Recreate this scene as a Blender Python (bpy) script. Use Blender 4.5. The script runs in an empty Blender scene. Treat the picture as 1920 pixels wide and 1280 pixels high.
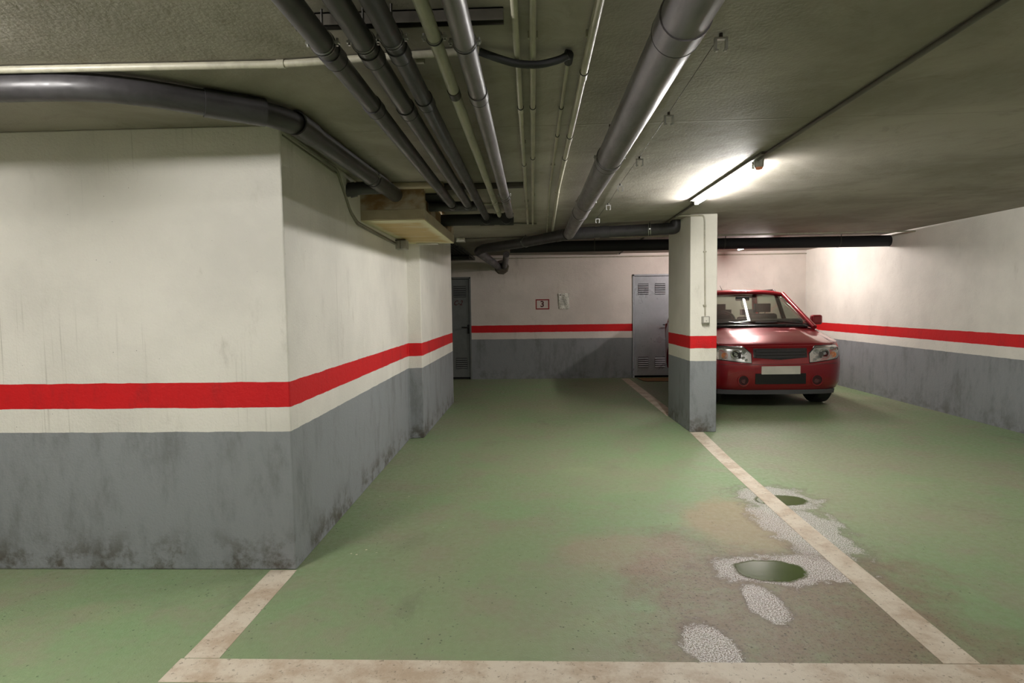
import bpy, bmesh, math, random
from mathutils import Vector, Matrix
random.seed(7)
S = bpy.context.scene
COL = S.collection

# ------------------------------------------------------------------ camera, world, exposure
def make_camera():
    cam = bpy.data.cameras.new('camera'); o = bpy.data.objects.new('camera', cam); COL.objects.link(o)
    yaw, pitch, roll = 0.0354, 0.0618, 0.0140
    cy, sy = math.cos(yaw), math.sin(yaw)
    fwd = Vector((-sy*math.cos(pitch), cy*math.cos(pitch), -math.sin(pitch)))
    right = Vector((cy, sy, 0)); up = right.cross(fwd)
    c, s = math.cos(roll), math.sin(roll)
    r2 = c*right - s*up; u2 = s*right + c*up
    M = Matrix((r2, u2, -fwd)).transposed().to_4x4()
    M.translation = Vector((0, 0, 1.48))
    o.matrix_world = M
    cam.sensor_fit = 'HORIZONTAL'; cam.sensor_width = 36.0; cam.lens = 1100/1920*36.0
    cam.clip_start = 0.05; cam.clip_end = 100
    S.camera = o
make_camera()
w = bpy.data.worlds.new('world'); S.world = w; w.use_nodes = True
w.node_tree.nodes['Background'].inputs[0].default_value = (1, 1, 1, 1)
w.node_tree.nodes['Background'].inputs[1].default_value = 0.0
S.view_settings.view_transform = 'Standard'; S.view_settings.look = 'None'
S.view_settings.gamma = 1; S.view_settings.use_curve_mapping = False
S.view_settings.exposure = 0.0
S.cycles.use_denoising = True
S.cycles.diffuse_bounces = 6; S.cycles.max_bounces = 12; S.cycles.glossy_bounces = 4
S.cycles.sample_clamp_indirect = 6
TUBE_E = 430.0                     # emission strength of the fluorescent tubes
CEIL = 2.47
YB = 11.72                        # face of the back wall

# ------------------------------------------------------------------ material helpers
def srgb(r, g, b):
    f = lambda c: (c/255/12.92) if c/255 <= 0.04045 else ((c/255+0.055)/1.055)**2.4
    return (f(r), f(g), f(b), 1)
class NT:
    def __init__(s, name):
        s.m = bpy.data.materials.new(name); s.m.use_nodes = True
        s.t = s.m.node_tree; s.n = s.t.nodes; s.b = s.n['Principled BSDF']
        s.out = s.n['Material Output']; s._pos = None
    def node(s, ty, **kw):
        n = s.n.new(ty)
        for k, v in kw.items(): setattr(n, k, v)
        return n
    def link(s, a, b): s.t.links.new(a, b)
    def pos(s):
        if s._pos is None: s._pos = s.node('ShaderNodeNewGeometry').outputs['Position']
        return s._pos
    def xyz(s):
        n = s.node('ShaderNodeSeparateXYZ'); s.link(s.pos(), n.inputs[0]); return n.outputs
    def scaled(s, v):
        n = s.node('ShaderNodeVectorMath', operation='MULTIPLY'); s.link(s.pos(), n.inputs[0]); n.inputs[1].default_value = v
        return n.outputs[0]
    def noise(s, scale, detail=4, rough=.55, vec=None, dist=0):
        n = s.node('ShaderNodeTexNoise'); n.inputs['Scale'].default_value = scale
        n.inputs['Detail'].default_value = detail; n.inputs['Roughness'].default_value = rough
        n.inputs['Distortion'].default_value = dist
        s.link(vec or s.pos(), n.inputs['Vector']); return n.outputs['Fac']
    def voronoi(s, scale, vec=None):
        n = s.node('ShaderNodeTexVoronoi'); n.inputs['Scale'].default_value = scale
        s.link(vec or s.pos(), n.inputs['Vector']); return n.outputs['Distance']
    def math(s, op, a, b=None, c=None, clamp=False):
        n = s.node('ShaderNodeMath', operation=op, use_clamp=clamp)
        for i, x in enumerate((a, b, c)):
            if x is None: continue
            if isinstance(x, (int, float)): n.inputs[i].default_value = x
            else: s.link(x, n.inputs[i])
        return n.outputs[0]
    def ramp(s, f, a, b, lo=0.0, hi=1.0):
        n = s.node('ShaderNodeMapRange', interpolation_type='SMOOTHSTEP')
        s.link(f, n.inputs[0])
        n.inputs[1].default_value, n.inputs[2].default_value, n.inputs[3].default_value, n.inputs[4].default_value = a, b, lo, hi
        return n.outputs[0]
    def mix(s, f, a, b, bt='MIX'):
        n = s.node('ShaderNodeMix', data_type='RGBA', blend_type=bt)
        if isinstance(f, (int, float)): n.inputs[0].default_value = f
        else: s.link(f, n.inputs[0])
        for i, x in ((6, a), (7, b)):
            if isinstance(x, tuple): n.inputs[i].default_value = x
            else: s.link(x, n.inputs[i])
        return n.outputs[2]
    def base(s, c):
        if isinstance(c, tuple): s.b.inputs['Base Color'].default_value = c
        else: s.link(c, s.b.inputs['Base Color'])
    def rough(s, r):
        if isinstance(r, (int, float)): s.b.inputs['Roughness'].default_value = r
        else: s.link(r, s.b.inputs['Roughness'])
    def bump(s, h, strength=.3, dist=.01):
        n = s.node('ShaderNodeBump'); n.inputs['Strength'].default_value = strength; n.inputs['Distance'].default_value = dist
        s.link(h, n.inputs['Height']); s.link(n.outputs[0], s.b.inputs['Normal'])
    def spec(s, v): s.b.inputs['Specular IOR Level'].default_value = v

WHITE = srgb(222, 219, 210); RED = srgb(196, 12, 20); GREY = srgb(134, 138, 141)
def wall_paint(name, g, r0, r1, streak=0.0, tint=WHITE, dirt=.35, low=1.0):
    k = NT(name); X = k.xyz(); z = X[2]
    wob = k.math('MULTIPLY', k.math('SUBTRACT', k.noise(9, 3), .5), .012)
    zz = k.math('ADD', z, wob)
    big = k.noise(1.3, 5, .6)
    white = k.mix(k.ramp(big, .35, .7), tint, tuple(c*.86 if i < 3 else 1 for i, c in enumerate(tint)))
    grime = k.noise(5, 8, .72, vec=k.scaled((1, 1, .35)))
    white = k.mix(k.math('MULTIPLY', k.ramp(grime, .56, .8), dirt), white, srgb(120, 112, 92))
    if streak:
        st = k.noise(1, 4, .7, vec=k.scaled((38, 38, .55)))
        lane = k.ramp(k.noise(.9, 2), .46, .62)
        white = k.mix(k.math('MULTIPLY', k.math('MULTIPLY', k.ramp(st, .58, .72), lane), streak), white, srgb(112, 108, 90))
    grey = k.mix(k.ramp(grime, .45, .72), GREY, srgb(112, 115, 116))
    lowd = k.ramp(z, .30, 0.0)
    grey = k.mix(k.math('MULTIPLY', k.math('MULTIPLY', lowd, low), k.ramp(k.noise(6, 6, .7), .45, .65)), grey, srgb(78, 74, 66))
    red = k.mix(k.ramp(grime, .5, .75), RED, srgb(164, 22, 26))
    c = k.mix(k.math('GREATER_THAN', zz, g), grey, white)
    inb = k.math('MULTIPLY', k.math('GREATER_THAN', zz, r0), k.math('LESS_THAN', zz, r1))
    c = k.mix(inb, c, red)
    # small pits and chips in the render
    pit = k.ramp(k.voronoi(16), .05, .025)
    pitm = k.math('MULTIPLY', pit, k.ramp(k.noise(2.3, 2), .5, .6))
    c = k.mix(k.math('MULTIPLY', pitm, .8), c, srgb(66, 62, 54))
    k.base(c); k.rough(.62); k.spec(.35)
    h = k.math('ADD', k.noise(70, 5, .6), k.math('MULTIPLY', k.noise(14, 4, .6), .9))
    k.bump(h, .38, .008)
    return k.m
def plain(name, col, rough=.5, metal=0.0, bump=0, bscale=60, var=0.0, coat=0, spec=.5):
    k = NT(name)
    if var: k.base(k.mix(k.ramp(k.noise(4, 6, .65), .35, .7), col, tuple(c*(1-var) if i < 3 else 1 for i, c in enumerate(col))))
    else: k.base(col)
    k.rough(rough); k.b.inputs['Metallic'].default_value = metal; k.spec(spec)
    if coat: k.b.inputs['Coat Weight'].default_value = coat; k.b.inputs['Coat Roughness'].default_value = .04
    if bump: k.bump(k.noise(bscale, 4), bump, .004)
    return k.m
def emit(name, col, e):
    k = NT(name); k.base((.9, .9, .9, 1))
    k.b.inputs['Emission Color'].default_value = col; k.b.inputs['Emission Strength'].default_value = e
    return k.m

def floor_material():
    k = NT('green_floor_paint'); X = k.xyz()
    flat = k.scaled((1, 1, 0))
    big = k.noise(.55, 6, .62, vec=flat, dist=.4); mid = k.noise(2.4, 7, .68, vec=flat); fine = k.noise(26, 5, .7, vec=flat)
    c = k.mix(k.ramp(big, .34, .66), srgb(124, 150, 108), srgb(136, 146, 114))
    c = k.mix(k.math('MULTIPLY', k.ramp(mid, .42, .72), .8), c, srgb(140, 138, 116))
    c = k.mix(k.math('MULTIPLY', k.ramp(k.noise(1.1, 7, .7, vec=flat, dist=.8), .56, .7), .5), c, srgb(108, 116, 92))
    grain = k.noise(75, 6, .8, vec=flat)
    c = k.mix(k.ramp(grain, .36, .30, 0, .45), c, srgb(62, 72, 52))
    c = k.mix(k.ramp(grain, .62, .70, 0, .35), c, srgb(168, 178, 146))
    # sweeping pale wipes
    wipe = k.noise(1.0, 4, .6, vec=k.scaled((.8, 3.0, 0)), dist=.5)
    c = k.mix(k.math('MULTIPLY', k.ramp(wipe, .55, .75), .35), c, srgb(150, 160, 122))
    # worn brown region towards the near right corner
    def blob(cx, cy, rx, ry, amp=.5, sc=2.2, lo=1.15, hi=.75):
        dx = k.math('DIVIDE', k.math('SUBTRACT', X[0], cx), rx); dy = k.math('DIVIDE', k.math('SUBTRACT', X[1], cy), ry)
        d = k.math('SQRT', k.math('ADD', k.math('MULTIPLY', dx, dx), k.math('MULTIPLY', dy, dy)))
        d = k.math('ADD', d, k.math('MULTIPLY', k.math('SUBTRACT', k.noise(sc, 6, .65, vec=flat), .5), amp*2))
        return k.ramp(d, lo, hi), d
    br, _ = blob(1.25, 2.75, .95, 1.05, .75, 2.0, 1.1, .6)
    brt = k.math('MULTIPLY', br, k.ramp(k.noise(7, 7, .75, vec=flat), .30, .6, .45, .95))
    c = k.mix(brt, c, srgb(128, 112, 92))
    tan, _ = blob(1.35, 3.9, .38, .55, .5, 3.0, 1.1, .6)
    c = k.mix(k.math('MULTIPLY', tan, .75), c, srgb(158, 140, 112))
    pk, _ = blob(.55, 3.45, .5, .35, .6, 3.0, 1.1, .5)
    c = k.mix(k.math('MULTIPLY', pk, .45), c, srgb(160, 138, 122))
    # dark strip of dirt along the near part and small pits
    speck = k.ramp(k.voronoi(26, vec=flat), .16, .07)
    c = k.mix(k.math('MULTIPLY', speck, k.ramp(k.noise(3.2, 4, vec=flat), .44, .62, 0, .75)), c, srgb(50, 56, 42))
    brpit = k.math('MULTIPLY', br, k.ramp(k.noise(60, 5, .75, vec=flat), .54, .62))
    c = k.mix(k.math('MULTIPLY', brpit, .7), c, srgb(72, 62, 50))
    # pale paint chips left of the middle
    ch, _ = blob(-1.0, 3.9, .42, .75, .3)
    chip = k.math('MULTIPLY', ch, k.ramp(k.voronoi(13, vec=k.scaled((1, 1, 0))), .11, .07))
    c = k.mix(k.math('MULTIPLY', chip, k.ramp(k.noise(5, 2, vec=flat), .5, .55)), c, srgb(214, 208, 180))
    # wet patches: damp rim, ring of painted white glints, puddle with painted dark reflection
    wet = None; core = None; damp = None
    for cx, cy, rx, ry in ((1.84, 4.42, .26, .24), (1.74, 3.85, .22, .50), (1.40, 3.21, .38, .18), (1.13, 2.86, .08, .18), (.75, 2.48, .10, .17)):
        dx = k.math('DIVIDE', k.math('SUBTRACT', X[0], cx), rx); dy = k.math('DIVIDE', k.math('SUBTRACT', X[1], cy), ry)
        d = k.math('SQRT', k.math('ADD', k.math('MULTIPLY', dx, dx), k.math('MULTIPLY', dy, dy)))
        wet = d if wet is None else k.math('MINIMUM', wet, d)
    nz = k.math('ADD', k.math('MULTIPLY', k.math('SUBTRACT', k.noise(4.2, 6, .7, vec=flat, dist=.6), .5), 2.4), k.math('MULTIPLY', k.math('SUBTRACT', k.noise(30, 3, .7, vec=flat), .5), .7))
    wd = k.math('ADD', wet, nz)
    W = k.ramp(wd, 1.15, .92); damp = k.ramp(wd, 1.45, 1.0)
    for cx, cy, rx, ry in ((1.30, 3.20, .20, .14), (1.84, 4.36, .2, .12)):
        dx = k.math('DIVIDE', k.math('SUBTRACT', X[0], cx), rx); dy = k.math('DIVIDE', k.math('SUBTRACT', X[1], cy), ry)
        d = k.math('SQRT', k.math('ADD', k.math('MULTIPLY', dx, dx), k.math('MULTIPLY', dy, dy)))
        core = d if core is None else k.math('MINIMUM', core, d)
    C = k.ramp(k.math('ADD', core, k.math('MULTIPLY', nz, .22)), 1.05, .88)
    c = k.mix(k.math('MULTIPLY', damp, .45), c, srgb(84, 66, 62))
    glint = k.ramp(k.noise(150, 4, .75, vec=flat), .47, .54)  # lamp glints on the wet floor, painted as white specks
    glint_mask = k.math('MULTIPLY', k.math('MULTIPLY', W, glint), k.math('SUBTRACT', 1, C))
    c = k.mix(k.math('MULTIPLY', glint_mask, .9), c, srgb(236, 233, 229))
    c = k.mix(C, c, srgb(66, 80, 40)); k.link(k.ramp(C, 0, 1, .5, .08), k.b.inputs['Specular IOR Level'])  # dark green core, with the reflection of the dark ceiling painted in
    k.base(c)
    r = k.ramp(fine, .3, .7, .36, .60)
    r = k.math('MULTIPLY', r, k.ramp(W, 0, 1, 1, .45))
    r = k.math('MULTIPLY', r, k.ramp(C, 0, 1, 1, .9))
    k.rough(r)
    h = k.math('ADD', k.math('MULTIPLY', k.noise(120, 3, .65, vec=flat), .55), k.math('MULTIPLY', k.noise(22, 4, .6, vec=flat), .4))
    h = k.math('ADD', h, k.math('MULTIPLY', speck, -.5))
    h = k.math('MULTIPLY', h, k.math('SUBTRACT', 1.0, C))
    h = k.math('ADD', h, k.math('MULTIPLY', k.math('MULTIPLY', W, k.math('SUBTRACT', 1, C)), k.noise(90, 2, .5, vec=flat)))
    k.bump(h, .7, .007)
    return k.m
def ceiling_material():
    k = NT('ceiling_paint'); X = k.xyz(); flat = k.scaled((1, 1, 0))
    big = k.noise(1.0, 6, .65, vec=flat, dist=.5)
    c = k.mix(k.ramp(big, .36, .68), srgb(160, 154, 144), srgb(132, 127, 116))
    c = k.mix(k.math('MULTIPLY', k.ramp(k.noise(3.5, 7, .72, vec=flat, dist=1.2), .52, .72), .35), c, srgb(104, 100, 84))
    sx = k.math('MULTIPLY', k.math('ABSOLUTE', k.math('SUBTRACT', X[1], k.math('ADD', 3.33, k.math('MULTIPLY', X[0], -.02)))), 1.0)
    seam = k.ramp(sx, .008, .002)
    c = k.mix(k.math('MULTIPLY', seam, .3), c, srgb(110, 106, 92))
    k.base(c); k.rough(.75); k.spec(.25)
    k.bump(k.math('ADD', k.noise(60, 5, .6), k.math('ADD', k.noise(9, 4), k.math('MULTIPLY', seam, 1.5))), .35, .006)
    return k.m
def line_material():
    k = NT('worn_line_paint'); flat = k.scaled((1, 1, 0))
    c = k.mix(k.ramp(k.noise(5, 6, .7, vec=flat), .4, .65), srgb(206, 196, 178), srgb(178, 160, 138))
    c = k.mix(k.math('MULTIPLY', k.ramp(k.noise(38, 5, .75, vec=flat), .58, .64), .8), c, srgb(120, 110, 92))
    k.base(c); k.rough(.55); k.bump(k.noise(120, 3), .4, .004)
    return k.m

def tan_plaster(name, yellow):
    k = NT(name); st = k.noise(2.0, 5, .55, vec=k.scaled((1.2, 3.2, 2)), dist=.3)
    a = srgb(214, 204, 168) if yellow else srgb(168, 156, 136)
    b = srgb(196, 166, 100) if yellow else srgb(126, 98, 62)
    c = k.mix(k.ramp(st, .34, .50) if yellow else k.ramp(st, .43, .55), a, b)
    c = k.mix(k.math('MULTIPLY', k.ramp(k.noise(7, 5), .5, .7), .3), c, srgb(108, 96, 66))
    if yellow:
        X = k.xyz(); f = lambda a, s_, o: k.math('MULTIPLY', k.math('ADD', k.math('MULTIPLY', a, s_), o), 1.0)
        d = k.math('MINIMUM', k.math('MINIMUM', f(X[0], 1, 1.376), f(X[0], -1, -.853)), k.math('MINIMUM', f(X[1], .42, -1.98), f(X[1], -.42, 2.73)))
        d = k.math('ADD', d, k.math('MULTIPLY', k.math('SUBTRACT', k.noise(6, 4), .5), .10))
        c = k.mix(k.ramp(d, .03, .10), srgb(214, 208, 172), k.mix(.5, c, srgb(186, 160, 104)))
    k.base(c); k.rough(.6); k.bump(k.noise(30, 5), .25, .006)
    return k.m
M = {}
M['wall_left'] = wall_paint('paint_left_wall', .795, .93, 1.073, streak=.4)
M['wall_back'] = wall_paint('paint_back_wall', .803, .936, 1.080, low=.35, tint=srgb(216, 208, 200))
M['wall_right'] = wall_paint('paint_right_wall', .803, .936, 1.080, low=.45)
M['pillar'] = wall_paint('paint_pillar', .816, .960, 1.102, tint=srgb(216, 213, 201), dirt=.5)
M['floor'] = floor_material(); M['ceiling'] = ceiling_material(); M['line'] = line_material()
def pvc(name, col, rough=.36):
    k = NT(name)
    d = k.noise(3, 6, .7, vec=k.scaled((4, 1, 4)))
    k.base(k.mix(k.ramp(d, .4, .7), col, tuple(c*.72 if i < 3 else 1 for i, c in enumerate(col))))
    k.rough(k.ramp(k.noise(2.5, 5, .7, vec=k.scaled((5, 1, 5))), .3, .7, rough-.06, rough+.16)); k.spec(.5)
    return k.m
M['pvc'] = pvc('dark_grey_pvc', srgb(62, 60, 62))
M['pvc_mid'] = pvc('mid_grey_pvc', srgb(104, 100, 102))
M['pvc_dark'] = pvc('charcoal_pvc', srgb(44, 44, 45), .5)
M['pvc_pale'] = pvc('pale_grey_pvc', srgb(160, 158, 142), .45)
M['conduit'] = pvc('conduit_plastic', srgb(166, 162, 144), .4)
M['conduit_dark'] = pvc('dark_conduit_plastic', srgb(96, 92, 84), .4)
M['conduit_mid'] = pvc('mid_conduit_plastic', srgb(128, 124, 110), .4)
M['black'] = plain('matt_black', (.006, .006, .008, 1), .7)
M['rubber'] = plain('black_rubber', (.012, .012, .013, 1), .65)
M['zinc'] = plain('zinc_plated_steel', srgb(190, 190, 188), .28, .9)
M['rail'] = plain('dull_steel_rail', srgb(96, 92, 84), .5, .6, var=.4)
M['gal'] = plain('dark_steel', srgb(60, 58, 54), .5, .5)
M['plastic_white'] = plain('aged_white_plastic', srgb(205, 202, 190), .4, var=.12)
M['plastic_grey'] = plain('grey_plastic', srgb(150, 148, 138), .45, var=.15)
M['tan'] = tan_plaster('brown_plaster', False); M['tan_under'] = tan_plaster('yellowed_board', True)
M['tan_edge'] = plain('pale_board_edge', srgb(176, 164, 138), .6, var=.2, bump=.2)
M['tube'] = emit('fluorescent_tube_glow', (1.0, .965, .93, 1), TUBE_E)
M['tube_pink'] = emit('warm_fluorescent_tube_glow', (1.0, .90, .86, 1), TUBE_E*.85)
M['orange'] = plain('orange_lamp_starter', srgb(236, 150, 116), .35)
def door_paint(name, col, metal, rough):
    k = NT(name); n = k.noise(3.2, 7, .7, vec=k.scaled((1, 1, .8)), dist=.4)
    k.base(k.mix(k.ramp(n, .4, .7), col, tuple(c*.8 if i < 3 else 1 for i, c in enumerate(col))))
    k.b.inputs['Metallic'].default_value = metal
    k.rough(k.ramp(n, .35, .68, rough-.1, rough+.14)); k.bump(k.math('ADD', k.noise(2.5, 3), k.math('MULTIPLY', k.noise(150, 2), .1)), .07, .02)
    return k.m
M['door'] = door_paint('bare_grey_door_metal', srgb(172, 176, 182), .3, .36)
M['door_dark'] = door_paint('painted_grey_door', srgb(112, 116, 114), .1, .5)
M['gloss_black'] = plain('gloss_black_plastic', (.01, .01, .011, 1), .25)
M['sign_red'] = plain('red_sign_paint', srgb(140, 18, 22), .5, var=.15)
M['sign_dark'] = plain('dark_red_sign_paint', srgb(76, 14, 16), .5)
M['paper'] = plain('notice_paper', srgb(224, 222, 212), .35, var=.06)
M['ink'] = plain('printed_ink', srgb(96, 92, 86), .6)
M['ink_dark'] = plain('dark_ink', srgb(30, 28, 28), .6)
M['cardboard'] = plain('brown_cardboard', srgb(158, 122, 82), .8, var=.3, bump=.3)

# ------------------------------------------------------------------ mesh helpers
class MB:
    def __init__(s): s.v = []; s.f = []
    def add(s, vs, fs):
        o = len(s.v); s.v += [tuple(p) for p in vs]; s.f += [tuple(i+o for i in f) for f in fs]; return s
    def box(s, x0, x1, y0, y1, z0, z1):
        return s.add([(x0,y0,z0),(x1,y0,z0),(x1,y1,z0),(x0,y1,z0),(x0,y0,z1),(x1,y0,z1),(x1,y1,z1),(x0,y1,z1)],
                     [(0,3,2,1),(4,5,6,7),(0,1,5,4),(1,2,6,5),(2,3,7,6),(3,0,4,7)])
    def prism(s, pts, z0, z1):
        n = len(pts)
        s.add([(x,y,z0) for x,y in pts]+[(x,y,z1) for x,y in pts],
              [tuple(range(n-1,-1,-1)), tuple(range(n,2*n))]+[(i,(i+1)%n,(i+1)%n+n,i+n) for i in range(n)])
        return s
    def tube(s, pts, r, seg=20, cap=True):
        """swept round tube; r is one radius or one per point"""
        P = [Vector(p) for p in pts]; n = len(P); R = r if isinstance(r, (list, tuple)) else [r]*n
        T = []
        for i in range(n):
            a = P[min(i+1, n-1)]-P[i]; b = P[i]-P[max(i-1, 0)]
            t = (a.normalized() if a.length > 1e-9 else Vector())+(b.normalized() if b.length > 1e-9 else Vector())
            T.append(t.normalized())
        u = T[0].orthogonal().normalized(); vs = []
        for i in range(n):
            u = (u-T[i]*u.dot(T[i])).normalized(); v = T[i].cross(u)
            for k in range(seg):
                a = 2*math.pi*k/seg; vs.append(P[i]+(u*math.cos(a)+v*math.sin(a))*R[i])
        fs = [(i*seg+k, i*seg+(k+1)%seg, (i+1)*seg+(k+1)%seg, (i+1)*seg+k) for i in range(n-1) for k in range(seg)]
        if cap: fs += [tuple(range(seg-1, -1, -1)), tuple((n-1)*seg+k for k in range(seg))]
        return s.add(vs, fs)
    def ring(s, c, d, r0, r1, h, seg=28):
        """hollow band centred at c along direction d"""
        c = Vector(c); d = Vector(d).normalized(); u = d.orthogonal().normalized(); v = d.cross(u); vs = []
        for rr, hh in ((r0,-h/2),(r1,-h/2),(r1,h/2),(r0,h/2)):
            for k in range(seg):
                a = 2*math.pi*k/seg; vs.append(c+d*hh+(u*math.cos(a)+v*math.sin(a))*rr)
        fs = [(j*seg+k, ((j+1)%4)*seg+k, ((j+1)%4)*seg+(k+1)%seg, j*seg+(k+1)%seg) for j in range(4) for k in range(seg)]
        return s.add(vs, fs)
    def build(s, name, mat, parent=None, smooth=None, bevel=0, bseg=2):
        me = bpy.data.meshes.new(name); me.from_pydata(s.v, [], s.f); me.update()
        bm = bmesh.new(); bm.from_mesh(me); bmesh.ops.recalc_face_normals(bm, faces=bm.faces); bm.to_mesh(me); bm.free()
        me.materials.append(mat)
        if smooth is not None:
            me.polygons.foreach_set('use_smooth', [True]*len(me.polygons))
            me.set_sharp_from_angle(angle=math.radians(smooth))
        o = bpy.data.objects.new(name, me); COL.objects.link(o)
        if parent:
            o.parent = parent
            o.matrix_parent_inverse = Matrix.Translation(parent.location).inverted() if parent.type == 'EMPTY' and parent.parent is None else Matrix.Translation(origin_of(parent)).inverted()
        if bevel:
            b = o.modifiers.new('bevel', 'BEVEL'); b.width = bevel; b.segments = bseg; b.limit_method = 'ANGLE'
        return o
def origin_of(o):
    return Vector(o.location) if o.parent is None else Vector((0, 0, 0))
def fillet(pts, r, n=6):
    P = [Vector(p) for p in pts]; out = [P[0]]
    for i in range(1, len(P)-1):
        a = (P[i-1]-P[i]); b = (P[i+1]-P[i]); rr = min(r, a.length*.49, b.length*.49)
        A = P[i]+a.normalized()*rr; B = P[i]+b.normalized()*rr
        for k in range(n+1):
            t = k/n; out.append(A*(1-t)**2+P[i]*2*t*(1-t)+B*t*t)
    out.append(P[-1]); return out
def tag(o, label=None, cat=None, group=None, kind=None):
    for k, v in (('label', label), ('category', cat), ('group', group), ('kind', kind)):
        if v: o[k] = v
    return o
def thing(name, label, cat, loc=(0, 0, 0), group=None):
    o = bpy.data.objects.new(name, None); COL.objects.link(o); o.location = loc; o.empty_display_size = .1
    return tag(o, label, cat, group)
def struct(o): o['kind'] = 'structure'; return o
def copy_thing(o, delta, label):
    c = o.copy(); COL.objects.link(c); c.location = Vector(o.location)+Vector(delta); c['label'] = label
    for ch in list(o.children):
        d = ch.copy(); COL.objects.link(d); d.parent = c; d.matrix_parent_inverse = ch.matrix_parent_inverse.copy()
        for g in list(ch.children):
            e = g.copy(); COL.objects.link(e); e.parent = d; e.matrix_parent_inverse = g.matrix_parent_inverse.copy()
    return c
def text_mesh(body, size, mat, name, loc, parent=None, shear=0, thick=.002, xs=1.0, bold=.0015):
    cu = bpy.data.curves.new(name, 'FONT'); cu.body = body; cu.size = size; cu.extrude = thick; cu.shear = shear
    cu.align_x = 'CENTER'; cu.align_y = 'CENTER'; cu.offset = bold
    t = bpy.data.objects.new(name, cu); COL.objects.link(t)
    dg = bpy.context.evaluated_depsgraph_get(); me = bpy.data.meshes.new_from_object(t.evaluated_get(dg))
    bpy.data.objects.remove(t); me.transform(Matrix.Translation(loc) @ Matrix.Rotation(math.pi/2, 4, 'X') @ Matrix.Diagonal((xs, 1, 1, 1)))
    me.materials.clear(); me.materials.append(mat)
    o = bpy.data.objects.new(name, me); COL.objects.link(o)
    if parent: o.parent = parent; o.matrix_parent_inverse = Matrix.Translation(origin_of(parent)).inverted()
    return o

# ------------------------------------------------------------------ the setting
XL, XR, YF = -4.6, 5.35, -4.5
struct(MB().box(XL, XR, YF, YB+.3, -.2, 0).build('floor', M['floor']))
struct(MB().box(XL, XR, YF, YB+.3, CEIL, CEIL+.2).build('ceiling', M['ceiling']))
LW = [(XL, 3.195), (-1.354, 3.195), (-1.387, 6.47), (-1.236, 6.50), (-1.221, 8.893), (XL, 8.893)]
struct(MB().prism(LW, 0, CEIL).build('wall_left', M['wall_left'], bevel=.008))
D1 = (1.985, 2.80); D2 = (-2.05, -1.225); DH = 2.052
wb = MB()
for a, b in ((XL, D2[0]), (D2[1], D1[0]), (D1[1], XR)): wb.box(a, b, YB, YB+.25, 0, CEIL)
for a, b in (D1, D2): wb.box(a, b, YB, YB+.25, DH, CEIL); wb.box(a, b, YB+.2, YB+.25, 0, DH)
struct(wb.build('wall_back', M['wall_back']))
struct(MB().box(XR, XR+.2, YF, YB+.3, -.2, CEIL+.2).build('wall_right', M['wall_right']))
struct(MB().box(XL-.2, XR+.2, YF-.2, YF, -.2, CEIL+.2).build('wall_front', M['wall_right']))
struct(MB().box(XL-.2, XL, YF, 3.195, -.2, CEIL+.2).box(XL-.2, XL, 8.893, YB+.3, -.2, CEIL+.2).build('wall_far_left', M['wall_right']))

# painted bay lines, one or two millimetres proud of the floor
def strip(pairs, name, label):
    mb = MB(); n = len(pairs); vs = []
    for (xa, xb, y) in pairs: vs += [(xa, y, .0), (xb, y, .0), (xa, y, .002), (xb, y, .002)]
    fs = []
    for i in range(n-1):
        a = i*4; b = a+4; fs += [(a+2, a+3, b+3, b+2), (a, a+2, b+2, b), (a+1, b+1, b+3, a+3), (a, b, b+1, a+1)]
    fs += [(0, 1, 3, 2), (4*n-4, 4*n-2, 4*n-1, 4*n-3)]
    return tag(mb.add(vs, fs).build(name, M['line']), label, 'floor marking', 'painted bay lines')
strip([(1.743, 1.893, 11.60), (1.747, 1.905, 7.69)], 'bay_line', 'worn white bay line on the floor between the back wall and the pillar')
strip([(1.786, 1.938, 6.71), (1.73, 1.864, 5.543), (1.706, 1.838, 4.80), (1.67, 1.81, 3.4), (1.655, 1.80, 2.36)], 'bay_line', 'worn white bay line running from the front of the pillar towards the viewer')
strip([(-1.50, -1.347, 2.36), (-1.50, -1.350, 3.19)], 'bay_line', 'short white bay line at the foot of the left wall corner')
strip([(-1.51, 5.3, 2.20), (-1.51, 5.3, 2.355)], 'bay_line', 'white line crossing the near end of the parking bay')

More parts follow.
